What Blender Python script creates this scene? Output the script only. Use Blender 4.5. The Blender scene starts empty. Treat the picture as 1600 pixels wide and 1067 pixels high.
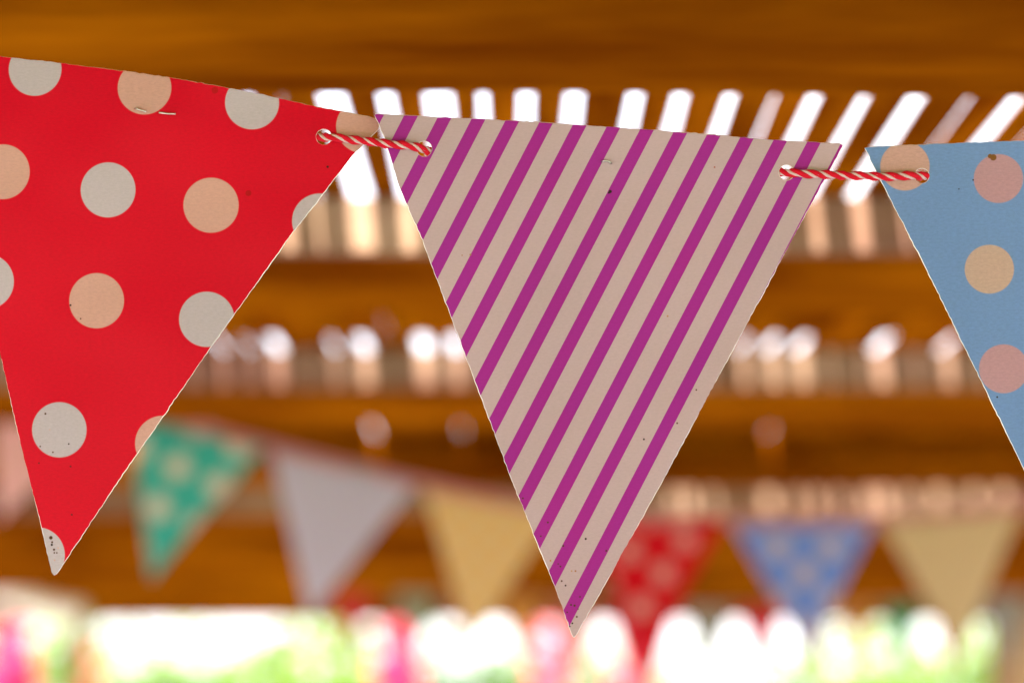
import bpy, bmesh, math, random
from mathutils import Vector, Matrix
R = math.radians
rnd = random.Random(7)
S = bpy.context.scene
COL = S.collection

# ------------------------------------------------------------------ camera
EYE = 1.75                       # eye height
FPX = 1600 * 55 / 22.3           # focal length in pixels of the 1600 px frame
TILT = math.atan(586.5 / FPX)    # the horizon lies just under the frame
cd = bpy.data.cameras.new('camera')
cd.lens = 55; cd.sensor_width = 22.3; cd.sensor_fit = 'HORIZONTAL'
cd.clip_start = 0.02; cd.clip_end = 800
cd.dof.use_dof = True
FOCUS = 1.085
cd.dof.focus_distance = FOCUS
cd.dof.aperture_fstop = 2.75
cam = bpy.data.objects.new('camera', cd); COL.objects.link(cam)
cam.location = (0, 0, EYE); cam.rotation_euler = (R(90) + TILT, 0, 0)
S.camera = cam

# ------------------------------------------------------------------ sky, sun, exposure
SUN_EL, SUN_AZ = 58, 188         # degrees; azimuth clockwise from +Y
w = bpy.data.worlds.new('World'); S.world = w; w.use_nodes = True
nt = w.node_tree; bg = nt.nodes['Background']
sky = nt.nodes.new('ShaderNodeTexSky'); sky.sky_type = 'NISHITA'
sky.sun_disc = False; sky.sun_elevation = R(SUN_EL); sky.sun_rotation = R(SUN_AZ)
sky.air_density = 1.0; sky.dust_density = 2.0; sky.ozone_density = 1.0
# thin bright cloud over most of the sky
_g = nt.nodes.new('ShaderNodeTexCoord'); _n = nt.nodes.new('ShaderNodeTexNoise'); _r = nt.nodes.new('ShaderNodeMapRange'); _m = nt.nodes.new('ShaderNodeMix'); _m.data_type = 'RGBA'
_n.inputs['Scale'].default_value = 3.0; _n.inputs['Detail'].default_value = 6
_r.inputs[1].default_value = 0.3; _r.inputs[2].default_value = 0.6; _r.inputs[3].default_value = 0.45; _r.inputs[4].default_value = 0.95
nt.links.new(_g.outputs['Generated'], _n.inputs['Vector']); nt.links.new(_n.outputs['Fac'], _r.inputs[0]); nt.links.new(_r.outputs[0], _m.inputs[0])
nt.links.new(sky.outputs[0], _m.inputs[6]); _m.inputs[7].default_value = (4.2, 4.15, 4.25, 1)
nt.links.new(_m.outputs[2], bg.inputs[0]); bg.inputs[1].default_value = 0.15
sd = bpy.data.lights.new('sun', 'SUN'); sd.energy = 5.0; sd.angle = R(0.5); sd.color = (1, 0.95, 0.87)
sun = bpy.data.objects.new('sun', sd); COL.objects.link(sun)
_e, _a = R(SUN_EL), R(SUN_AZ)
to_sun = Vector((math.cos(_e) * math.sin(_a), math.cos(_e) * math.cos(_a), math.sin(_e)))
sun.rotation_euler = to_sun.to_track_quat('Z', 'Y').to_euler()
sun.location = (0, -3, 6)
S.view_settings.view_transform = 'Standard'; S.view_settings.look = 'None'
S.view_settings.exposure = 2.6; S.view_settings.gamma = 1
S.view_settings.use_curve_mapping = False
S.render.engine = 'CYCLES'
S.cycles.use_denoising = True
S.cycles.max_bounces = 10; S.cycles.diffuse_bounces = 6; S.cycles.transparent_max_bounces = 8
S.cycles.sample_clamp_indirect = 6

# ------------------------------------------------------------------ helpers
_c, _s = math.cos(TILT), math.sin(TILT)
def P(px, py, Y):
    """World point at distance Y in front of the camera's foot seen at photo pixel (px, py)."""
    u, v = (px - 800) / FPX, (533.5 - py) / FPX
    d = Vector((u, _c - v * _s, _s + v * _c))
    return Vector((0, 0, EYE)) + d * (Y / d.y)

def link(name, me, mat=None, parent=None):
    o = bpy.data.objects.new(name, me); COL.objects.link(o)
    if mat is not None and not me.materials:
        for m in (mat if isinstance(mat, (list, tuple)) else [mat]): me.materials.append(m)
    if parent: o.parent = parent
    return o

def mesh(name, bm, smooth=False):
    me = bpy.data.meshes.new(name); bm.normal_update(); bm.to_mesh(me); bm.free()
    if smooth:
        for p in me.polygons: p.use_smooth = True
    return me

def tag(o, label=None, cat=None, group=None, kind=None):
    if label: o['label'] = label
    if cat: o['category'] = cat
    if group: o['group'] = group
    if kind: o['kind'] = kind
    return o

def empty(name, loc=(0, 0, 0), **k):
    o = bpy.data.objects.new(name, None); COL.objects.link(o); o.location = loc
    o.empty_display_size = 0.05
    return tag(o, **k)

def box(bm, x0, x1, y0, y1, z0, z1):
    vs = [bm.verts.new(p) for p in ((x0,y0,z0),(x1,y0,z0),(x1,y1,z0),(x0,y1,z0),(x0,y0,z1),(x1,y0,z1),(x1,y1,z1),(x0,y1,z1))]
    for f in ((3,2,1,0),(4,5,6,7),(0,1,5,4),(1,2,6,5),(2,3,7,6),(3,0,4,7)):
        bm.faces.new([vs[i] for i in f])

def tube(bm, pts, rad, n=8, caps=True):
    """Round tube along a list of points; rad a number or one per point."""
    rings = []; up = None
    for i, p in enumerate(pts):
        p = Vector(p)
        t = (Vector(pts[min(i + 1, len(pts) - 1)]) - Vector(pts[max(i - 1, 0)])).normalized()
        if up is None:
            up = t.orthogonal().normalized()
        up = (up - t * up.dot(t)).normalized()
        b = t.cross(up)
        r = rad[i] if isinstance(rad, (list, tuple)) else rad
        rings.append([bm.verts.new(p + (up * math.cos(2*math.pi*k/n) + b * math.sin(2*math.pi*k/n)) * r) for k in range(n)])
    for a, b_ in zip(rings, rings[1:]):
        for k in range(n):
            bm.faces.new((a[k], a[(k+1) % n], b_[(k+1) % n], b_[k]))
    if caps:
        bm.faces.new(rings[0][::-1]); bm.faces.new(rings[-1])

def smooth_path(pts, step):
    """Catmull-Rom through pts, resampled about every step metres."""
    pts = [Vector(p) for p in pts]
    q = [pts[0] * 2 - pts[1]] + pts + [pts[-1] * 2 - pts[-2]]
    out = []
    for i in range(1, len(q) - 2):
        p0, p1, p2, p3 = q[i-1:i+3]
        n = max(2, int((p2 - p1).length / step))
        # limited tangents keep long spans from overshooting into short ones
        L = (p2 - p1).length
        t1 = (p2 - p0).normalized() * L; t2 = (p3 - p1).normalized() * L
        for k in range(n):
            t = k / n; a = t*t*t; b = t*t
            out.append(p1*(2*a - 3*b + 1) + t1*(a - 2*b + t) + p2*(-2*a + 3*b) + t2*(a - b))
    out.append(pts[-1])
    return out

# ------------------------------------------------------------------ node helpers
class N:
    def __init__(self, name):
        self.m = bpy.data.materials.new(name); self.m.use_nodes = True
        self.t = self.m.node_tree; self.p = self.t.nodes['Principled BSDF']; self.out = self.t.nodes['Material Output']
    def new(self, kind, **k):
        n = self.t.nodes.new('ShaderNode' + kind)
        for a, v in k.items(): setattr(n, a, v)
        return n
    def put(self, sock, v):
        if isinstance(v, bpy.types.NodeSocket): self.t.links.new(v, sock)
        elif v is not None:
            if isinstance(v, (tuple, list)) and len(v) == 3 and sock.type == 'RGBA': v = (*v, 1)
            sock.default_value = v
    def math(self, op, a, b=0.0, c=0.0):
        n = self.new('Math', operation=op)
        self.put(n.inputs[0], a); self.put(n.inputs[1], b); self.put(n.inputs[2], c)
        return n.outputs[0]
    def mix(self, f, a, b, mode='MIX'):
        n = self.new('Mix', data_type='RGBA', blend_type=mode)
        self.put(n.inputs[0], f); self.put(n.inputs[6], a); self.put(n.inputs[7], b)
        return n.outputs[2]
    def coord(self, which='Object'):
        return self.new('TexCoord').outputs[which]
    def noise(self, vec, scale, detail=4, rough=0.55, stretch=None):
        if stretch:
            mp = self.new('Mapping'); self.put(mp.inputs[0], vec); mp.inputs['Scale'].default_value = stretch; vec = mp.outputs[0]
        n = self.new('TexNoise'); self.put(n.inputs['Vector'], vec)
        n.inputs['Scale'].default_value = scale; n.inputs['Detail'].default_value = detail; n.inputs['Roughness'].default_value = rough
        return n.outputs['Fac']
    def ramp(self, f, stops):
        n = self.new('ValToRGB'); self.put(n.inputs[0], f)
        el = n.color_ramp.elements
        while len(el) < len(stops): el.new(0.5)
        for e, (pos, colr) in zip(el, stops): e.position = pos; e.color = (*colr, 1)
        return n.outputs[0]
    def bump(self, h, strength, dist):
        n = self.new('Bump'); n.inputs['Strength'].default_value = strength; n.inputs['Distance'].default_value = dist
        self.put(n.inputs['Height'], h); self.put(self.p.inputs['Normal'], n.outputs[0]); return n.outputs[0]
    def base(self, v, rough=0.5, spec=0.5):
        self.put(self.p.inputs['Base Color'], v); self.put(self.p.inputs['Roughness'], rough)
        self.p.inputs['Specular IOR Level'].default_value = spec
    def translucent(self, v, fac):
        tr = self.new('BsdfTranslucent'); self.put(tr.inputs[0], v)
        mx = self.new('MixShader'); self.put(mx.inputs[0], fac)
        self.t.links.new(self.p.outputs[0], mx.inputs[1]); self.t.links.new(tr.outputs[0], mx.inputs[2])
        self.t.links.new(mx.outputs[0], self.out.inputs[0])

def wood_mat(name, dark, light, rough=0.5, stretch=(1, 18, 18), scale=3.0):
    n = N(name); c = n.coord('Object'); inf = n.new('ObjectInfo').outputs['Random']
    off = n.new('VectorMath', operation='ADD'); n.put(off.inputs[0], c)
    cmb = n.new('CombineXYZ'); n.put(cmb.inputs[0], n.math('MULTIPLY', inf, 37.0)); n.put(cmb.inputs[1], n.math('MULTIPLY', inf, 11.0))
    n.t.links.new(cmb.outputs[0], off.inputs[1]); c = off.outputs[0]
    g = n.noise(c, scale, 6, 0.6, stretch)
    big = n.ramp(n.noise(c, 5.5, 4, .6, tuple(.35 if q < 2 else 1 for q in stretch)), [(.40, (0,0,0)), (.64, (1,1,1))])
    colr = n.ramp(g, [(0.3, dark), (0.7, light)])
    colr = n.mix(n.math('MULTIPLY', big, 0.82), colr, tuple(x * q for x, q in zip(dark, (.62, .42, .6))))
    hsv = n.new('HueSaturation'); n.put(hsv.inputs['Color'], colr)
    n.put(hsv.inputs['Value'], n.math('MULTIPLY_ADD', inf, 0.35, 0.82))
    n.base(hsv.outputs[0], rough, 0.0)
    n.bump(g, 0.35, 0.002)
    return n.m

M = {}
M['beam'] = wood_mat('stained_beam_wood', (0.17, 0.039, 0.0010), (0.45, 0.135, 0.002), 0.7, (0.8, 7, 7), 2.4)
M['board'] = wood_mat('stained_board_wood', (0.19, 0.046, 0.001), (0.45, 0.140, 0.002), 0.7, (18, 1.2, 18))
M['batten'] = wood_mat('bare_batten_wood', (0.24, 0.14, 0.08), (0.40, 0.27, 0.18), 0.6, (1.2, 14, 14))
M['post'] = wood_mat('pale_post_wood', (0.38, 0.23, 0.12), (0.52, 0.35, 0.2), 0.6, (18, 18, 1.2))
M['brace'] = wood_mat('sunlit_brace_wood', (0.86, 0.80, 0.76), (0.9, 0.86, 0.83), 0.6, (4, 4, 4))  # near-white base colour stands in for sunlight falling on the brace

# ------------------------------------------------------------------ ground
def sheet(name, x0, x1, y0, y1, z, mat):
    bm = bmesh.new(); bm.faces.new([bm.verts.new(p) for p in ((x0,y0,z),(x1,y0,z),(x1,y1,z),(x0,y1,z))])
    return tag(link(name, mesh(name, bm), mat), kind='structure')
n = N('lawn'); c = n.coord()
g = n.ramp(n.noise(c, 1.3, 8, 0.7), [(0.3, (0.07, 0.13, 0.02)), (0.7, (0.14, 0.22, 0.04))]); n.base(g, 0.9, 0.1)
n.bump(n.noise(c, 60, 4), 0.6, 0.02); M['lawn'] = n.m
n = N('terrace_stone'); c = n.coord()
br = n.new('TexBrick'); n.put(br.inputs['Vector'], c); br.inputs['Scale'].default_value = 1.0
br.inputs['Color1'].default_value = (0.36, 0.33, 0.33, 1); br.inputs['Color2'].default_value = (0.30, 0.28, 0.275, 1)
br.inputs['Mortar'].default_value = (0.2, 0.19, 0.19, 1); br.inputs['Mortar Size'].default_value = 0.008
br.inputs['Brick Width'].default_value = 0.6; br.inputs['Row Height'].default_value = 0.4
n.base(n.mix(n.math('MULTIPLY', n.noise(c, 9, 6), 0.4), br.outputs[0], (0.24, 0.22, 0.22)), 0.8, 0.3); M['terrace'] = n.m
sheet('ground', -250, 250, -250, 400, 0.0, M['lawn'])
sheet('terrace', -7, 7, -4.0, 8.6, 0.004, M['terrace'])

# ------------------------------------------------------------------ pergola
ROOF = EYE + 0.43                # underside of the roof laths
BD = 0.074                       # depth of the beams
BW = 0.185                       # width of the beams
HALF = 2.3  # half the roof's width; unseen sides widened to dim the near flags
fronts = [1.282, 2.07, 2.96, 3.85, 4.74, 5.63, 6.50, 7.25, 7.885]
pergola = empty('pergola', (0, 4.5, 0), label='timber pergola whose orange brown beams carry a lath roof with bright gaps', cat='pergola')
def child(name, me, mat, loc=None, world=True):
    o = link(name, me, mat, pergola)
    o.location = (Vector(loc) if loc else Vector()) - pergola.location
    return o

def beam_mesh(seed, tilt=0.0):
    r = random.Random(seed); bm = bmesh.new()
    prof = [(0,0),(0,-.02),(.0005,-.038),(.004,-.049),(.013,-.061),(.032,-.070),(.06,-.0735),(.125,-.074),(.155,-.071),(.174,-.060),(.183,-.045),(.185,-.02),(.185,0)]
    xs = [-HALF + i * 2*HALF/60 for i in range(61)]; rings = []
    ph = [r.uniform(0, 6.28) for _ in range(4)]
    for x in xs:
        wv = 0.0035*math.sin(x*3.1+ph[0]) + 0.002*math.sin(x*9.7+ph[1]); uv = 0.003*math.sin(x*4.3+ph[2])
        rings.append([bm.verts.new((x, y + uv*(1 if z < -.03 else .3), z * (1 + wv*8) + x*tilt*(1 if z < -.01 else 0))) for y, z in prof])
    for a, b in zip(rings, rings[1:]):
        for k in range(len(prof)-1): bm.faces.new((a[k+1], a[k], b[k], b[k+1]))
        bm.faces.new((a[0], a[-1], b[-1], b[0]))
    bm.faces.new(rings[0]); bm.faces.new(rings[-1][::-1])
    bmesh.ops.recalc_face_normals(bm, faces=bm.faces)
    return mesh('beam', bm, True)
for i, y in enumerate(fronts):
    child('beam', beam_mesh(i), M['beam'], (0, y, ROOF - 0.001))

def batten(y, dep):              # bare strip nailed to the top of a beam's near face
    bm = bmesh.new(); box(bm, -HALF, HALF, 0, .009, -dep, -.002)
    bmesh.ops.bevel(bm, geom=list(bm.edges), offset=0.002, segments=1, affect='EDGES')
    child('batten', mesh('batten', bm), M['batten'], (0, y - .0095, ROOF))
batten(fronts[1], .050); batten(fronts[2], .046); batten(fronts[4], .052)
bm = bmesh.new(); box(bm, -HALF, HALF, 0, .024, -.132, -.002)
bmesh.ops.bevel(bm, geom=list(bm.edges), offset=0.004, segments=2, affect='EDGES')
child('fascia_board', mesh('fascia_board', bm), M['beam'], (0, 8.054, ROOF))
LT = 0.006                       # lath thickness
def lath(x0, x1, y0, y1, th=LT, dz=0.0):
    bm = bmesh.new(); hw = (x1-x0)/2; e = min(0.0015, hw*.3)
    # slightly eased edges and a small bow along the length
    prof = [(-hw,e),(-hw+e,0),(hw-e,0),(hw,e),(hw,th),(-hw,th)]; rings = []
    for t in (0, .5, 1):
        y = (y0-y1)/2 + t*(y1-y0); z = 0.0008*math.sin(t*math.pi)*rnd.uniform(0, 1); sx = rnd.uniform(-.0014, .0014) if hw < .03 else 0
        rings.append([bm.verts.new((x+sx, y, zz+z)) for x, zz in prof])
    k = len(prof)
    for a, b in zip(rings, rings[1:]):
        for j in range(k): bm.faces.new((a[j], a[(j+1)%k], b[(j+1)%k], b[j]))
    bm.faces.new(rings[0][::-1]); bm.faces.new(rings[-1])
    bmesh.ops.recalc_face_normals(bm, faces=bm.faces)
    return child('roof_board', mesh('roof_board', bm), M['board'], ((x0+x1)/2, (y0+y1)/2, ROOF + 0.0005 + dz))

def bay(y0, y1, gaps, wide, pitch, rand_gap, comp=1.0):
    """Laths from front y0 to back y1. gaps: (x, visible width) in metres inside the wide span [-wide, wide]."""
    g = []
    for x, wv in gaps: g.append((x, wv + (LT*abs(x)/0.43)*comp))
    # outside the listed stretch the laths go on at an even pitch
    lo, hi = min(x for x, _ in g), max(x for x, _ in g)
    x = lo - pitch
    while x > -wide: g.append((x + rnd.uniform(-.004,.004), rand_gap())); x -= pitch
    x = hi + pitch
    while x < wide: g.append((x + rnd.uniform(-.004,.004), rand_gap())); x += pitch
    g.sort()
    edge = -wide
    for xx, wv in g:
        if xx - wv/2 - edge > 0.004: lath(edge, xx - wv/2, y0, y1)
        edge = max(edge, xx + wv/2)
    if wide - edge > 0.004: lath(edge, wide, y0, y1)
    # broad planks close the roof at either side
    side = HALF - wide; k = max(1, round(side/0.22)); ww = side/k
    for j in range(k):
        lath(-HALF + j*ww + .0006, -HALF + (j+1)*ww - .0006, y0, y1)
        lath(wide + j*ww + .0006, wide + (j+1)*ww - .0006, y0, y1)

def gx(px, py):                  # x on the roof plane for a gap seen at (px, py)
    u, v = (px-800)/FPX, (533.5-py)/FPX
    dz = _s + v*_c
    return u*0.43/dz
mm = 0.001
b0 = [(386,7),(443,3),(522,18),(606,10),(685,17),(754,8),(824,10),(897,10),(990,9),(1060,9),(1140,9),(1210,1.2),(1272,8),(1350,5),(1430,10),(1512,2),(1588,10)]
b1 = [(345,6),(388,4),(432,14),(480,.8),(522,5),(568,12),(616,.8),(662,16),(712,14),(760,5),(806,9),(852,3),(900,10),(948,2),(1000,9),(1050,8),(1104,3),(1160,7),(1205,11),(1250,10),(1295,.8),(1342,1),(1374,15),(1428,.8),(1476,10),(1528,2),(1580,11)]
b2 = [(200,.6),(330,.6),(585,2.6),(722,.9),(1200,.1),(1640,.5)]
b3 = [(760,1),(880,1),(1050,6),(1072,8),(1110,3),(1195,11),(1240,3),(1270,2.6),(1305,2.6),(1352,9),(1374,8),(1412,2.2),(1460,6),(1515,.6),(1560,4),(1640,3)]
J = lambda i: fronts[i] + BW/2
bay(J(0)+.001, J(1)-.001, [(gx(p, 165), q*mm) for p, q in b0], 0.62, 0.034, lambda: rnd.uniform(2, 9)*mm, 0.5)
bay(J(1)+.001, 2.862, [(0, .0003)], 0.80, 0.036, lambda: .0003)
bay(2.864, J(2)-.001, [(gx(p, 545), q*mm) for p, q in b1], 0.80, 0.036, lambda: rnd.uniform(1, 7)*mm, 0.25)
bay(J(2)+.001, 3.60, [(0, .0004)], 1.2, 0.09, lambda: .0004)  # hidden stretch laid closed to keep sun spots off the cloth flags
bay(3.602, J(3)-.001, [(gx(p, 678), q*mm) for p, q in b2], 1.2, 0.09, lambda: rnd.uniform(.3, .8)*mm)
bay(J(3)+.001, J(4)-.001, [(gx(p, 761), q*mm) for p, q in b3], 1.3, 0.07, lambda: rnd.uniform(.3, 1.5)*mm)
k = 24
for j in range(k):               # closed planks over the far half and, out of view, over the near end
    a, b = -HALF + j*2*HALF/k, -HALF + (j+1)*2*HALF/k
    lath(a + .0004, b - .0004, J(4)+.001, 8.12, 0.018)
    lath(a + .0004, b - .0004, -3.0, J(0)-.001, 0.018)  # unseen cover, lengthened behind the camera to shade the near flags

def post(x, y, wd, dp, top):
    bm = bmesh.new(); box(bm, -wd/2, wd/2, -dp/2, dp/2, 0.004, top)
    bmesh.ops.bevel(bm, geom=list(bm.edges), offset=0.006, segments=2, affect='EDGES')
    return child('post', mesh('post', bm), M['post'], (x, y, 0))
ZB = ROOF - BD - 0.004
pr = P(1598, 1000, 7.96); post(pr.x, 7.96, 0.20, 0.12, ZB)
pl = P(122, 1000, 7.96); post(pl.x, 7.96, 0.055, 0.055, ZB)
post(-2.2, 1.35, 0.12, 0.12, ZB); post(2.2, 1.35, 0.12, 0.12, ZB)
bm = bmesh.new()
bp = [P(x, y, 7.78) for x, y in ((-260,880),(-120,895),(0,926),(70,950),(128,962))]
tube(bm, smooth_path(bp, 0.03), 0.042, 10)
child('curved_brace', mesh('curved_brace', bm, True), M['brace'])

# ------------------------------------------------------------------ near bunting
KPX = FOCUS / FPX                # metres per photo pixel on the plane of focus
ax_r, ax_u, ax_n = Vector((1,0,0)), Vector((0,-_s,_c)), Vector((0,-_c,-_s))    # right, up, towards the viewer
CEN = Vector((0,0,EYE)) + Vector((0,_c,_s)) * FOCUS
def F(px, py, off=0.0):          # a point of the near string's plane
    return CEN + ax_r*((px-800)*KPX) + ax_u*((533.5-py)*KPX) + ax_n*off
FROT = Matrix((ax_r, -ax_n, ax_u)).transposed().to_euler()

def paper_core(name, colr):
    n = N(name); n.base(colr, 0.8, 0.2); return n.m
M['core'] = paper_core('white_card_core', (0.9, 0.86, 0.85))

def to_px(n, ox, oy, k):
    sep = n.new('SeparateXYZ'); n.put(sep.inputs[0], n.coord('Object'))
    X = n.math('MULTIPLY_ADD', sep.outputs[0], 1/k, ox); Y = n.math('MULTIPLY_ADD', sep.outputs[2], -1/k, oy)
    cmb = n.new('CombineXYZ'); n.put(cmb.inputs[0], X); n.put(cmb.inputs[1], Y)
    return X, Y, cmb.outputs[0]

def spots(n, pos, colr, lst, soft=1.0):
    """Printed discs: lst of (x, y, radius, colour)."""
    for x, y, r, cc in lst:
        d = n.new('VectorMath', operation='DISTANCE'); n.put(d.inputs[0], pos); d.inputs[1].default_value = (x, y, 0)
        mr = n.new('MapRange'); n.put(mr.inputs[0], d.outputs['Value'])
        mr.inputs[1].default_value = r - soft/2; mr.inputs[2].default_value = r + soft/2
        mr.inputs[3].default_value = 1; mr.inputs[4].default_value = 0
        colr = n.mix(mr.outputs[0], colr, cc)
    return colr

def finish_paper(n, colr, pos, rough=0.42, spec=0.4, trans=0.3, tint=(1,1,1), mott=0.42):
    f1 = n.noise(pos, 0.055, 3, 0.6, (1, 2.2, 1)); f2 = n.noise(pos, 0.24, 3, 0.75, (.6, 1.5, 1)); f3 = n.noise(pos, 0.0032, 1)
    v = n.math('MULTIPLY_ADD', f2, mott, 1 - mott/2); v = n.math('MULTIPLY', v, n.math('MULTIPLY_ADD', f3, .22, .89))
    hsv = n.new('HueSaturation'); n.put(hsv.inputs['Color'], colr); n.put(hsv.inputs['Value'], v)
    n.base(hsv.outputs[0], n.math('MULTIPLY_ADD', f1, 0.15, rough - .07), spec)
    wv = n.new('Bump'); wv.inputs['Strength'].default_value = 0.55; wv.inputs['Distance'].default_value = 0.010; n.put(wv.inputs['Height'], n.noise(pos, 0.0042, 1))
    gr = n.new('Bump'); gr.inputs['Strength'].default_value = 0.2; gr.inputs['Distance'].default_value = 0.0004
    n.put(gr.inputs['Height'], n.math('ADD', f2, n.math('MULTIPLY', f1, 0.6))); n.put(gr.inputs['Normal'], wv.outputs[0]); n.put(n.p.inputs['Normal'], gr.outputs[0])
    n.translucent(n.mix(1.0, hsv.outputs[0], tint, 'MULTIPLY'), trans)

WHT, PCH = (0.56, 0.49, 0.58), (0.66, 0.39, 0.36)
BRN = (0.10, 0.035, 0.012); DRK = (0.03, 0.015, 0.012)

def flag_mesh(name, outline, holes, ox, oy, k, th, bend, step=24, jit=0.35, seed=1, rim=0.00022):
    """Card pennant cut from an outline in photo pixels; holes are (x, y, r). Local x right, z up, y away."""
    r = random.Random(seed); bm = bmesh.new()
    def loop(pts):
        vs = [bm.verts.new(((x-ox)*k, 0, -(y-oy)*k)) for x, y in pts]
        return [bm.edges.new((a, b)) for a, b in zip(vs, vs[1:] + vs[:1])]
    pts = []
    for (x0, y0), (x1, y1) in zip(outline, outline[1:] + outline[:1]):
        L = math.hypot(x1-x0, y1-y0); m = max(1, int(L/6)) if jit else max(1, int(L/25))
        for i in range(m):
            t = i/m; q = jit * r.gauss(0, 1) if i else 0
            pts.append((x0+(x1-x0)*t - (y1-y0)/L*q, y0+(y1-y0)*t + (x1-x0)/L*q))
    ed = loop(pts)
    for hx, hy, hr in holes:
        ed += loop([(hx+hr*math.cos(a*2*math.pi/28)*(1+r.uniform(-.02,.02)), hy+hr*math.sin(a*2*math.pi/28)) for a in range(28)])
    bmesh.ops.triangle_fill(bm, use_beauty=True, use_dissolve=False, edges=ed)
    xs = [p[0] for p in outline]; ys = [p[1] for p in outline]
    x = min(xs) + step
    while x < max(xs):
        bmesh.ops.bisect_plane(bm, geom=bm.verts[:]+bm.edges[:]+bm.faces[:], plane_co=((x-ox)*k,0,0), plane_no=(1,0,0)); x += step
    y = min(ys) + step
    while y < max(ys):
        bmesh.ops.bisect_plane(bm, geom=bm.verts[:]+bm.edges[:]+bm.faces[:], plane_co=(0,0,-(y-oy)*k), plane_no=(0,0,1)); y += step
    bmesh.ops.remove_doubles(bm, verts=bm.verts, dist=1e-6)
    bm.normal_update()
    for f in bm.faces:
        if f.normal.y > 0: f.normal_flip()
    front = list(bm.faces); fset = set(front)
    for f in front: f.material_index = 0; f.smooth = True
    ex = bmesh.ops.extrude_face_region(bm, geom=front, use_keep_orig=True)
    nv = [e for e in ex['geom'] if isinstance(e, bmesh.types.BMVert)]
    nf = [e for e in ex['geom'] if isinstance(e, bmesh.types.BMFace)]
    shift = {}
    for f in front:
        for e in f.edges:
            if sum(1 for g in e.link_faces if g in fset) == 1:
                a_, b_ = e.verts; d_ = b_.co - a_.co; no = Vector((-d_.z, 0, d_.x)).normalized()
                if no.dot(e.verts[0].co - f.calc_center_median()) < 0: no = -no
                for v in e.verts: shift.setdefault(tuple(round(q, 7) for q in v.co), []).append(no)
    for v in nv:
        k_ = tuple(round(q, 7) for q in v.co)
        if k_ in shift:
            q = sum(shift[k_], Vector())
            if q.length > 1e-6: v.co += q.normalized() * rim * (.75 + .5*math.sin(v.co.x*95 + seed) * math.sin(v.co.z*140 + 2*seed) + r.uniform(-.2, .25))
        v.co.y += th
    for f in nf: f.smooth = True
    fr = set(front) | set(nf)
    for f in bm.faces:
        if f not in fr: f.material_index = 1; f.smooth = False
    bmesh.ops.recalc_face_normals(bm, faces=bm.faces)
    for e in bm.edges:
        if any(f not in fr for f in e.link_faces): e.smooth = False
    for v in bm.verts:
        v.co.y += bend(v.co.x/k + ox, -v.co.z/k + oy)
    return mesh(name, bm)

def near_flag(outline, holes, org, mat, label, bend, seed):
    ox, oy = org
    me = flag_mesh('paper_flag', outline, holes, ox, oy, KPX, 0.00055, bend, seed=seed)
    o = link('paper_flag', me, [mat, M['core']])
    o.location = F(ox, oy); o.rotation_euler = FROT
    return tag(o, label, 'bunting flag', 'paper flags on the near string')

# how each card bows away from the string's plane (metres, away from the viewer)
def bend_red(x, y): return 0.007*((x-250)/350)**2 + 0.006*(1-(y-90)/800)**2 - 0.004
def bend_str(x, y): return -0.0035 + 0.004*((x-950)/360)**2 + 0.003*math.sin((y-200)/260)
def bend_blu(x, y): return 0.006*((x-1700)/350)**2 - 0.004
# red flag
n = N('red_spotted_print'); RO = (230, 130); X, Y, pos = to_px(n, *RO, KPX)
red = (0.68, 0.0, 0.024)
dots = [(52,107,42,WHT),(225,137,42,PCH),(393,160,42,WHT),(566,196,42,PCH),(2,268,43,PCH),(169,297,43,WHT),(330,321,43,PCH),(499,345,43,WHT),
        (-22,440,43,WHT),(152,470,43,PCH),(324,499,43,WHT),(94,671,43,WHT),(256,692,43,PCH),(60,866,43,WHT),(-78,640,43,PCH),(-115,90,42,PCH),(-165,240,43,WHT)]
sp = [(72,646,1.6,BRN),(109,693,1.3,DRK),(64,697,1.3,BRN),(84,706,1.3,BRN),(79,671,1,PCH),(81,839,2.8,BRN),(83,846,1.6,BRN),(82.5,850,1.8,DRK),(86,857.5,1.7,BRN),(86.5,862.5,1.3,BRN),(90.5,862.5,1.2,BRN),(92.5,855,1.2,PCH),(87,874,1.3,PCH),(112,728,1.3,DRK),(114,803,1.4,DRK),(62,723,1.2,DRK),(111,477,1.6,DRK),(127,498,1.2,BRN),(335,141,5,(0.5,0.004,0.01)),(388,302,4.5,(0.48,0.004,0.01)),(511,260,1.8,DRK)]
colr = spots(n, pos, (*red, 1), dots, 1.4); colr = spots(n, pos, colr, sp, 0.9)
finish_paper(n, colr, pos, 0.42, 0.14, 0.3, (1, 0.9, 0.85))
rout = [(-125,66),(0,87),(94,98),(180,109.5),(265,121),(350,136),(435,153),(500,167),(560,178),(588,184),(591,190),(590,200),(552,239),(520,280),(488,323),(453,368),(400,444),(331,541),(291,600),(197,735),(107,870),(90,895),(86,897.5),(82,893),(67,825),(34,698),(11,600),(0,553),(-60,320)]
red_flag = near_flag(rout, [(505,213,12.5),(-52,112,11.5)], RO, n.m,
    'red paper flag with white and peach polka dots, left of the purple striped one',
    bend_red, 3)

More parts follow.
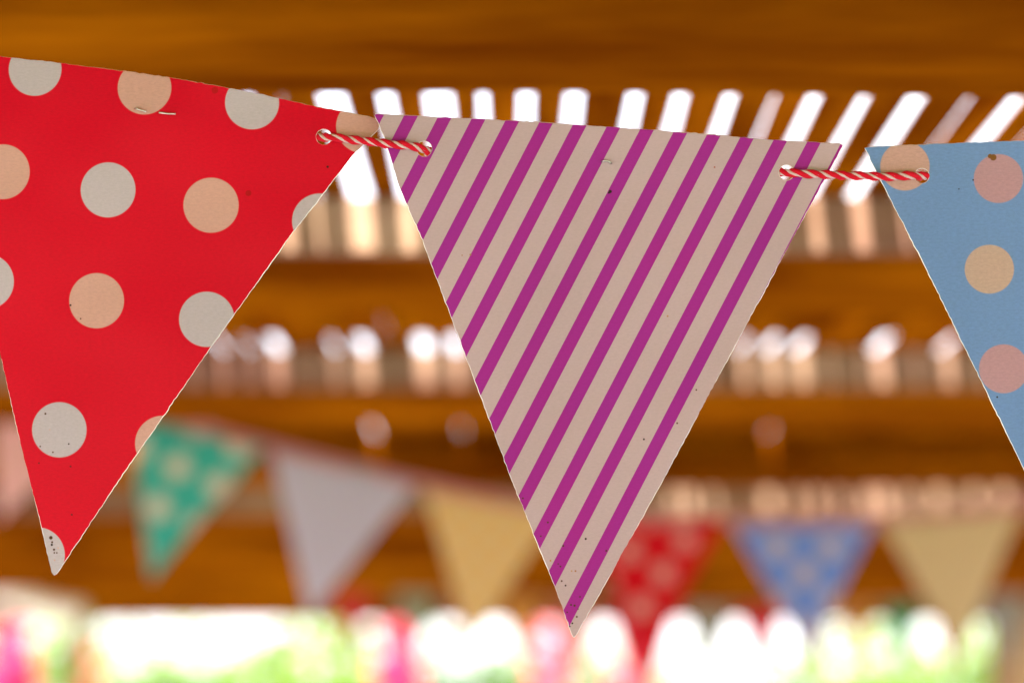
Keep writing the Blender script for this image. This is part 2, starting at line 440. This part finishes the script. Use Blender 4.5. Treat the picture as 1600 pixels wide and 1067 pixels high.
# striped flag
n = N('purple_striped_print'); SO = (950, 205); X, Y, pos = to_px(n, *SO, KPX)
u = n.math('MULTIPLY_ADD', Y, 0.522, X)
fr = n.math('FRACT', n.math('DIVIDE', n.math('ADD', u, -942.8 + 54.25*40 + 0.0), 54.25))
st = n.math('MULTIPLY', n.math('GREATER_THAN', fr, 0.004), n.math('LESS_THAN', fr, 0.41))
pv = n.mix(n.noise(pos, 0.004, 3), (0.34, 0.026, 0.36, 1), (0.44, 0.016, 0.29, 1))
colr = n.mix(st, (0.555, 0.415, 0.475, 1), pv)
rs = random.Random(5)
sp = [(953,300,2.6,DRK),(951,302,1.6,DRK),(1116,262,1.3,(.4,.1,.05)),(915,841,1.7,DRK),(880,852,1.6,BRN),(860,875,1.4,(.5,.25,.05)),(875.5,884,1.4,BRN),(893,891,1.2,(.5,.28,.1)),(899,891,1.4,(.4,.16,.06)),(877.5,906.5,1.4,BRN),(883.5,913.5,1.4,DRK),(892,943.5,1.5,BRN),(897.5,944.5,1.8,BRN),(901,962,1.5,BRN),(894,972,1.4,DRK),(890,977,1.3,DRK),(906,931,1.3,BRN),(947,859.5,1.5,BRN),(856,815.5,1.5,BRN),(845,837,1.3,BRN),(817,778,1.4,BRN),(735,398,1.5,(.4,.2,.08)),(722,399,1,(.4,.2,.08)),(1006,686,1.5,DRK),(1058,661,1.4,BRN),(1088,609,1.3,BRN),(1043,494,1.4,(.5,.25,.1)),(872,880,1.1,BRN),(886,955,1.1,BRN),(903,950,1.0,BRN)]
colr = spots(n, pos, colr, sp, 0.9)
finish_paper(n, colr, pos, 0.5, 0.15, 0.3, (1, 0.9, 0.85), 0.24)
sout = [(587,178.5),(800,190),(1000,203),(1200,219),(1312,224.5),(1317,227),(1316,230),(1225,398),(1030,760),(935,929),(899,991),(896,994),(893,988),(866,912),(804,760),(658,370),(622.6,288),(601,214),(585.5,181)]
striped_flag = near_flag(sout, [(663,233,12.5),(1229,270,12.5)], SO, n.m,
    'pinkish white paper flag with diagonal purple stripes in the middle of the near string',
    bend_str, 4)

# blue flag
n = N('blue_spotted_print'); BO = (1710, 215); X, Y, pos = to_px(n, *BO, KPX)
PK = (0.52, 0.30, 0.37); BG = (0.58, 0.41, 0.37)
dots = [(1414,260,38,(0.60,0.37,0.35)),(1558,280,38,PK),(1544,421,38,BG),(1566,576,38,PK),(1700,300,38,BG),(1690,440,38,PK),(1840,320,38,PK),(1830,460,38,BG),(1710,595,38,BG),(1985,345,38,BG),(1850,610,38,PK),(1700,740,38,PK),(1720,880,38,BG)]
sp = [(1550,247,5,(.22,.09,.02)),(1545,245,3.5,(.22,.09,.02)),(1556,620,1.4,DRK),(1519,282,1.3,DRK),(1497,296,1,DRK)]
colr = spots(n, pos, (0.185, 0.315, 0.64, 1), dots, 1.4); colr = spots(n, pos, colr, sp, 0.9)
finish_paper(n, colr, pos, 0.42, 0.15, 0.3, (1, 0.9, 0.85), 0.5)
bout = [(1352.5,231),(1358,230),(1380,229),(1480,225),(1600,221),(1850,214),(2075,212),(1900,600),(1728,1000),(1722,1003),(1716,996),(1600,737),(1581,697),(1493.5,516),(1437.5,400),(1388.5,304.6),(1368,263)]
blue_flag = near_flag(bout, [(1440,275,12),(1990,262,11.5)], BO, n.m,
    'blue paper flag with beige and pink dots, cut off by the right edge',
    bend_blu, 6)

# staples in the card
n = N('staple_steel'); n.base((0.6, 0.6, 0.6), 0.3); n.p.inputs['Metallic'].default_value = 1; M['steel'] = n.m
def staple(flag, org, segs):
    bm = bmesh.new()
    for pts in segs: tube(bm, [((x-org[0])*KPX, -h, -(y-org[1])*KPX) for x, y, h in pts], 0.00045, 6)
    return link('staple', mesh('staple', bm, True), M['steel'], flag)
staple(red_flag, RO, [[(211,170,.0003),(216,171,.0012),(229,175.5,.0012)], [(249,176.5,.0012),(263,178.5,.0013),(275,178.5,.0008)]])
staple(striped_flag, SO, [[(939.5,254,.0034),(944,252.5,.0042),(950,253,.0042),(955,257,.0034)]])

# red and white twine
def twine_mat(name, colr):
    n = N(name); c = n.coord()
    f = n.noise(c, 900, 3); f2 = n.noise(c, 2500, 2)
    n.base(n.mix(n.math('MULTIPLY', f, 0.5), (*colr, 1), tuple(x*.72 for x in colr)), 0.75, 0.25)
    n.bump(f2, 0.5, 0.0004); return n.m
M['twred'] = twine_mat('red_cotton', (0.60, 0.0, 0.02)); M['twwhite'] = twine_mat('white_cotton', (0.66, 0.48, 0.51))
tw = []
def thread(x, y, o, card=None):  # o: millimetres in front of the card's face
    tw.append(F(x, y, o*mm - (card(x, y) if card else 0.0)))
for x, y, o in ((-3300,-160,-40),(-400,40,-8)): thread(x, y, o)
for x, y, o in ((-95,104,3.0),(-70,109,2.6),(-52,112,-.3),(-34,116,-3.4),(200,165,-3.6),(470,206,-3.6),(488,210.5,-3.2),(505,213.5,-.3),(521,215,2.8),(545,217.5,3.0)): thread(x, y, o, bend_red)
for x, y, o in ((620,227,3.0),(646,230,2.8),(663,234,-.3),(680,239,-3.4),(950,262,-3.6),(1212,267.5,-3.4),(1229,270,-.3),(1246,271.5,2.8),(1280,273.5,3.0)): thread(x, y, o, bend_str)
for x, y, o in ((1390,276.5,3.0),(1423,275.5,2.8),(1441,275.5,-.3),(1459,275,-3.4),(1700,272,-3.6),(1972,263,-3.4),(1990,262,-.3),(2010,260,3)): thread(x, y, o, bend_blu)
for x, y, o in ((2300,235,-3),(4900,-180,-40)): thread(x, y, o)
path = smooth_path(tw, 0.0007)
twine = empty('twine', F(800, 250), label='red and white twisted twine threaded through the paper flags', cat='twine')
PITCH, RH, RS = 0.0138, 0.00092, 0.00094
acc = [0.0]
for a, b in zip(path, path[1:]): acc.append(acc[-1] + (b-a).length)
for s_i in range(4):
    bm = bmesh.new(); pts = []; rads = []; up = Vector((0, 0, 1))
    for i, p in enumerate(path):
        near = -430*KPX < 0 and abs(p.x) < 0.30
        if not near and i % 4: continue
        t = (path[min(i+1, len(path)-1)] - path[max(i-1, 0)]).normalized()
        uu = (up - t*up.dot(t)).normalized(); vv = t.cross(uu)
        an = 2*math.pi*acc[i]/PITCH + s_i*math.pi/2
        wob = RH*(1 + .10*math.sin(acc[i]*830 + s_i*1.7) + .07*math.sin(acc[i]*2310 + s_i))
        an += .22*math.sin(acc[i]*310 + s_i*2.1)
        pts.append(p + (uu*math.cos(an) + vv*math.sin(an))*wob); rads.append(RS*(1.2 if s_i % 2 == 0 else .74)*(1 + .05*math.sin(acc[i]*2100 + s_i)))
    tube(bm, pts, rads, 8)
    o = link('strand', mesh('strand', bm, True), M['twred'] if s_i % 2 == 0 else M['twwhite'], twine)
    o.location = -twine.location
    o['label'] = 'red strand of the twine' if s_i % 2 == 0 else 'white strand of the twine'

rf = random.Random(21)
for col_, cnt in (('twred', 150), ('twwhite', 130)):
    bm = bmesh.new(); idx = [i for i, p in enumerate(path) if abs(p.x) < 0.27]
    for _ in range(cnt):
        i = rf.choice(idx); t = (path[i+1] - path[i-1]).normalized()
        d = Vector((rf.gauss(0,1), rf.gauss(0,1), rf.gauss(0,1))); d = (d - t*d.dot(t)).normalized()
        a = path[i] + d*(RH + RS*.7); b = a + d*rf.uniform(.0003,.0008) + t*rf.uniform(-.0012,.0012)
        tube(bm, [a, (a+b)/2 + d*.0002, b], [.00006,.00005,.00003], 3)
    o = link('fibres', mesh('fibres', bm), M[col_], twine); o.location = -twine.location; o['kind'] = 'stuff'
# ------------------------------------------------------------------ second bunting, 3.5 m away
def lattice(n, pos, base, dot, pitch, r, tilt=0.0):
    """Staggered printed dots (metres)."""
    mp = n.new('Mapping'); n.put(mp.inputs[0], pos); mp.inputs['Rotation'].default_value = (0, tilt, 0); mp.inputs['Scale'].default_value = (1/pitch,)*3
    sep = n.new('SeparateXYZ'); n.put(sep.inputs[0], mp.outputs[0])
    def disc(ox, oz):
        a = n.math('SUBTRACT', n.math('FRACT', n.math('ADD', sep.outputs[0], ox+50)), 0.5)
        b = n.math('SUBTRACT', n.math('FRACT', n.math('ADD', sep.outputs[2], oz+50)), 0.5)
        d = n.math('ADD', n.math('MULTIPLY', a, a), n.math('MULTIPLY', b, b))
        return n.math('LESS_THAN', d, (r/pitch)**2)
    return n.mix(n.math('MAXIMUM', disc(0, 0), disc(.5, .5)), base, dot)
def cloth(name, fn, trans=0.5):
    n = N(name); c = n.coord(); colr = fn(n, c)
    f = n.noise(c, 400, 2); n.base(n.mix(n.math('MULTIPLY', f, .25), colr, n.mix(1.0, colr, (.6,.6,.6), 'MULTIPLY')), 0.8, 0.2)
    n.translucent(colr, trans); return n.m
def stripes(n, c, a, b, pitch):
    sep = n.new('SeparateXYZ'); n.put(sep.inputs[0], c)
    return n.mix(n.math('GREATER_THAN', n.math('FRACT', n.math('MULTIPLY_ADD', sep.outputs[2], 1/pitch, 50)), .5), a, b)
LW = (0.62, 0.55, 0.5)
M['pink'] = cloth('pink_cloth', lambda n, c: (0.88, 0.56, 0.60, 1))
M['teal'] = cloth('teal_spotted_cloth', lambda n, c: lattice(n, c, (0.09, 0.55, 0.52, 1), (0.78, 0.68, 0.62), 0.088, 0.017, 0.35))
M['lavender'] = cloth('pale_lavender_cloth', lambda n, c: (0.66, 0.59, 0.74, 1))
M['yellow'] = cloth('yellow_cloth', lambda n, c: lattice(n, c, (0.82, 0.56, 0.26, 1), (0.82, 0.64, 0.42), 0.04, 0.009))
M['redspot'] = cloth('red_spotted_cloth', lambda n, c: lattice(n, c, (0.72, 0.004, 0.02, 1), (0.80, 0.40, 0.40), 0.078, 0.0145, 0.2))
M['bluespot'] = cloth('blue_spotted_cloth', lambda n, c: lattice(n, c, (0.24, 0.36, 0.78, 1), (0.68, 0.56, 0.64), 0.074, 0.015))
M['tan'] = cloth('tan_striped_cloth', lambda n, c: stripes(n, c, (0.72, 0.54, 0.34, 1), (0.76, 0.60, 0.42, 1), 0.011))
M['tape'] = cloth('pink_tape', lambda n, c: (0.72, 0.32, 0.34, 1))

def cloth_flag(name, a, b, tip, Y, mat, label, group, seed, sag=3):
    """Pennant with corners a, b and tip given as photo pixels at distance Y."""
    A, B, T = P(*a, Y), P(*b, Y), P(*tip, Y)
    O = (A + B)/2; r = random.Random(seed); bm = bmesh.new(); rows = []
    nn = 14; ph = r.uniform(0, 6.28); amp = 0.006*Y/3.5
    for i in range(nn+1):
        t = i/nn; m = max(1, nn - i)
        L = A.lerp(T, t); Q = B.lerp(T, t); row = []
        for j in range(m+1):
            p = L.lerp(Q, j/m) if i < nn else (T if j == 0 else T + Vector((0.0008, 0, 0)))
            s = (p.x - A.x)/max(1e-6, (B - A).length)
            off = amp*math.sin(s*5.2 + ph)*(0.4 + t) + 0.010*t*math.sin(ph*3)
            row.append(bm.verts.new(p - O + Vector((0, off, 0))))
        rows.append(row)
    for u_, l_ in zip(rows, rows[1:]):
        for j in range(len(l_)-1):
            bm.faces.new((u_[j], u_[j+1], l_[j]))
            bm.faces.new((u_[j+1], l_[j+1], l_[j]))
        if len(u_) > len(l_): bm.faces.new((u_[-2], u_[-1], l_[-1]))
    bmesh.ops.recalc_face_normals(bm, faces=bm.faces)
    g = bmesh.ops.solidify(bm, geom=bm.faces[:], thickness=0.0012)
    for f in bm.faces: f.smooth = True
    o = link(name, mesh(name, bm), mat); o.location = O
    return tag(o, label, 'bunting flag', group)

def ribbon(name, pts, Y, wd, mat, label):
    path = smooth_path([P(x, y, Y) for x, y in pts], 0.02); bm = bmesh.new(); rings = []
    for p in path:
        rings.append([bm.verts.new(p + Vector(q)) for q in ((0,-.0025,wd/2),(0,-.0025,-wd/2),(0,.0045,-wd/2),(0,.0045,wd/2))])
    for a, b in zip(rings, rings[1:]):
        for j in range(4): bm.faces.new((a[j], a[(j+1)%4], b[(j+1)%4], b[j]))
    bm.faces.new(rings[0][::-1]); bm.faces.new(rings[-1])
    bmesh.ops.recalc_face_normals(bm, faces=bm.faces)
    return tag(link(name, mesh(name, bm), mat), label, 'bunting tape')

G2 = 'cloth flags on the second string'
Y2 = 3.5
cloth_flag('cloth_flag', (-14,598), (192,640), (-2,812), Y2, M['pink'], 'plain pink blurred flag half hidden behind the red dotted paper flag', G2, 11)
cloth_flag('cloth_flag', (200,642), (417,692), (236,905), Y2, M['teal'], 'blurred teal flag with pale dots behind the red paper flag', G2, 12)
cloth_flag('cloth_flag', (423,702), (656,748), (485,965), Y2, M['lavender'], 'blurred plain pale lavender flag right of the teal one', G2, 13)
cloth_flag('cloth_flag', (661,760), (872,795), (735,1008), Y2, M['yellow'], 'blurred mustard yellow flag left behind the striped paper flag', G2, 14)
cloth_flag('cloth_flag', (903,806), (1133,812), (1012,1022), Y2, M['redspot'], 'blurred red flag with pink dots right behind the striped flag tip', G2, 15)
cloth_flag('cloth_flag', (1141,814), (1370,810), (1262,1024), Y2, M['bluespot'], 'blurred blue flag with lilac dots between red and tan flags', G2, 16)
cloth_flag('cloth_flag', (1374,810), (1599,789), (1497,1028), Y2, M['tan'], 'blurred plain tan flag at lower right', G2, 17)
ribbon('bunting_tape', [(-1300,300),(-500,480),(-14,596),(196,641),(420,697),(658,755),(880,797),(1136,812),(1372,809),(1600,788),(2100,700),(2700,600)], Y2, 0.013, M['tape'],
       'pink tape carrying the blurred second row of flags')

# ------------------------------------------------------------------ third bunting at the far beam
Y3 = 7.80
M['crimson'] = cloth('crimson_cloth', lambda n, c: (0.80, 0.05, 0.10, 1))
M['sage'] = cloth('grey_green_cloth', lambda n, c: (0.46, 0.46, 0.38, 1))
M['salmon'] = cloth('salmon_cloth', lambda n, c: (0.76, 0.32, 0.22, 1))
M['grey'] = cloth('grey_cloth', lambda n, c: (0.48, 0.45, 0.45, 1))
M['orange'] = cloth('orange_cloth', lambda n, c: (0.82, 0.42, 0.10, 1))
M['green'] = cloth('green_cloth', lambda n, c: (0.08, 0.40, 0.24, 1))
M['hotpink'] = cloth('hot_pink_cloth', lambda n, c: (0.62, 0.05, 0.28, 1))
sy = [(420,838),(520,862),(600,884),(700,912),(800,931),(945,945),(1100,950),(1250,950),(1400,944),(1530,932),(1640,918)]
def string_y(x):
    for (a, b), (c_, d) in zip(sy, sy[1:]):
        if a <= x <= c_: return b + (d-b)*(x-a)/(c_-a)
    return sy[-1][1]
G3 = 'small far flags under the last beam'
far = [(500,598,'crimson','far crimson flag at the left end, peeping out right of the lavender flag'),
       (603,692,'sage','far grey green flag right of the lavender flag'),
       (697,772,'salmon','far salmon flag mostly hidden by the mustard flag'),
       (777,852,'orange','far orange flag behind the mustard flag tip'),
       (857,940,'salmon','far salmon flag behind the striped flag tip'),
       (948,1060,'crimson','far crimson flag behind the red dotted flag tip'),
       (1068,1146,'grey','far grey flag between the red and blue dotted flags'),
       (1152,1226,'crimson','far crimson flag left behind the blue dotted flag'),
       (1234,1305,'orange','far orange flag right behind the blue dotted flag tip'),
       (1312,1368,'orange','narrow far orange flag left of the green one'),
       (1374,1442,'green','far dark green flag left of the tan flag'),
       (1448,1526,'salmon','far salmon flag behind the tan flag tip'),
       (1534,1612,'grey','far grey flag at the right end beside the post')]
for i, (a, b, m, lab) in enumerate(far):
    h = (b-a)*1.55
    cloth_flag('small_flag', (a, string_y(a)), (b, string_y(b)), ((a+b)/2, (string_y(a)+string_y(b))/2 + h), Y3, M[m], lab, G3, 40+i)
bm = bmesh.new(); tube(bm, smooth_path([P(x, y-1, Y3-.004) for x, y in [(60,760)] + sy + [(1900,860),(2150,780)]], 0.05), 0.004, 6)
tag(link('cord', mesh('cord', bm, True), M['tape']), 'pink cord holding the small far flags', 'cord')

# ------------------------------------------------------------------ garden
def leaf_mat(name, a, b, trans=0.4):
    n = N(name); c = n.coord(); f = n.noise(c, 5, 3)
    colr = n.ramp(f, [(0.35, a), (0.65, b)]); n.base(colr, 0.5, 0.4); n.translucent(n.mix(1.0, colr, (1.3,1.5,.7), 'MULTIPLY'), trans); return n.m
M['leafa'] = leaf_mat('bright_green_leaves', (0.06, 0.125, 0.018), (0.105, 0.18, 0.025))
M['leafb'] = leaf_mat('yellow_green_leaves', (0.10, 0.18, 0.015), (0.17, 0.25, 0.025))
M['leafc'] = leaf_mat('dark_green_leaves', (0.04, 0.09, 0.02), (0.08, 0.14, 0.03))
n = N('bark'); c = n.coord(); n.base(n.ramp(n.noise(c, 14, 5, .6, (1,1,.2)), [(.3,(.08,.055,.035)),(.7,(.18,.13,.09))]), .9, .2); M['bark'] = n.m
n = N('green_stem'); n.base((.08,.14,.03), .6, .3); M['stem'] = n.m
def petal_mat(name, colr):
    n = N(name); n.base((*colr, 1), .6, .3); n.translucent((*colr, 1), .35); return n.m
M['petpink'] = petal_mat('pink_petals', (0.62, 0.012, 0.085)); M['petpale'] = petal_mat('pale_pink_petals', (0.72, 0.10, 0.17)); M['petred'] = petal_mat('red_petals', (0.55, 0.006, 0.006))

def leaf_cloud(seed, blobs, count, size):
    r = random.Random(seed); vs = []; fs = []
    tot = sum(b[3]**3 for b in blobs)
    for bx, by, bz, br in blobs:
        for _ in range(int(count*br**3/tot)):
            d = Vector((r.gauss(0,1), r.gauss(0,1), r.gauss(0,1))).normalized() * br * r.uniform(.55, 1.05)
            p = Vector((bx,by,bz)) + d
            a = Vector((r.gauss(0,1), r.gauss(0,1), r.gauss(0,1))).normalized(); b = a.orthogonal().normalized()
            s = size*r.uniform(.6, 1.3); a = a*s; b = b*s*.5; k = len(vs)
            vs += [p - a, p + b, p + a, p - b]; fs.append((k, k+1, k+2, k+3))
    me = bpy.data.meshes.new('leaves'); me.from_pydata([tuple(v) for v in vs], [], fs); return me
def bush_meshes(seed, w_, h_):
    r = random.Random(seed); bl = []
    for i in range(9):
        bl.append((r.uniform(-.7,.7)*w_, r.uniform(-.45,.45)*w_, h_*r.uniform(.28,.82), h_*r.uniform(.16,.26)))
    bl.append((r.uniform(-.2,.2), 0, h_*.84, h_*.17))
    crown = leaf_cloud(seed, bl, 2600, .07)
    bm = bmesh.new()
    for x, y, z, q in bl[:6]:
        tube(bm, [(0,0,0),(x*.35,y*.35,z*.5),(x*.9,y*.9,z)], [.04,.025,.008], 6)
    return crown, mesh('stems', bm, True)
protos = [bush_meshes(100+i, 1.1, 2.5) for i in range(3)]
G4 = 'sunlit bushes along the garden edge'
words = ['at the far left edge','behind the thin left post','under the teal flag','left of the lavender flag tip','under the lavender flag tip','below the grey green flag','below the mustard flag','left of the striped flag tip','right of the striped flag tip','below the red dotted flag','left of the blue flag tip','right of the blue flag tip','below the tan flag','beside the right post']
mats = ['leafa','leafb','leafa','leafb','leafb','leafa','leafc','leafa','leafb','leafb','leafa','leafb','leafa','leafb']
for i in range(14):
    Yb = 17 + rnd.uniform(-1.5, 2.5); px = -40 + i*128 + rnd.uniform(-20, 20)
    top = 962 + rnd.uniform(-14, 22) + (34 if 7 <= i <= 10 else -8) - (25 if i == 0 else 0)
    p = P(px, top, Yb); b = empty('bush', (p.x, Yb, 0), label='blurred sunlit %s bush %s' % ({'leafa':'green','leafb':'yellow green','leafc':'dark green'}[mats[i]], words[i]), cat='bush', group=G4)
    b.scale = (1, 1, p.z/2.55); b.rotation_euler.z = rnd.uniform(0, 6.28)
    cr, stm = protos[i % 3]
    o = link('leaves', cr.copy() if False else cr, None, b)
    if not cr.materials: cr.materials.append(M[mats[i]])
    o.material_slots[0].link = 'OBJECT'; o.material_slots[0].material = M[mats[i]]
    link('stems', stm, M['bark'], b)

def hollyhock(px, top, Y, mat, label, r0=0.05, n_=16, seed=1, leaf='leafb'):
    r = random.Random(seed); p = P(px, top, Y); H = p.z
    t = empty('hollyhock', (p.x, Y, 0), label=label, cat='flower', group='tall flower spikes beyond the pergola')
    bm = bmesh.new(); tube(bm, [(0,0,0),(.02,0,H*.5),(0,0,H)], [.014,.011,.005], 6); link('stem', mesh('stem', bm, True), M['stem'], t)
    lv = [(r.uniform(-.12,.12), r.uniform(-.12,.12), z, .13) for z in [H*.15+i*.16 for i in range(int((H*.72)/.16))]]
    link('leaves', leaf_cloud(seed, lv, 260, .06), M[leaf], t)
    for i in range(n_):
        z = H - i*.05; a = i*2.4; q = r0*(.55 + .45*min(1, i/4))
        bm = bmesh.new(); c_ = bm.verts.new((0,0,0)); ring = []
        for k in range(15):
            th = 2*math.pi*k/15; rr = q*(1 + .12*math.cos(5*th)); ring.append(bm.verts.new((math.cos(th)*rr, math.sin(th)*rr, q*.55 + .1*q*math.sin(5*th))))
        for k in range(15): bm.faces.new((c_, ring[k], ring[(k+1)%15]))
        o = link('blossom', mesh('blossom', bm, True), M[mat], t)
        o.location = (math.cos(a)*.03, math.sin(a)*.03 - .02, z); o.rotation_euler = (R(75) + r.uniform(-.2,.2), 0, a + R(90) if i % 2 else r.uniform(-.5,.5))
hollyhock(622, 975, 10.5, 'petpink', 'bright pink blurred flower spike left of the mustard flag tip', .075, 9, 1)
hollyhock(855, 972, 10.5, 'petpale', 'pale pink blurred flower spike left of the striped flag tip', .065, 7, 2)
hollyhock(20, 985, 10, 'petpink', 'hot pink blurred flower spike in the lower left corner', .085, 12, 3)
hollyhock(133, 1020, 10, 'petred', 'red blurred flower spike beside the thin left post', .05, 8, 4)
hollyhock(965, 1030, 10.5, 'petpale', 'short pale pink blurred flower spike right of the striped flag tip', .06, 8, 5)
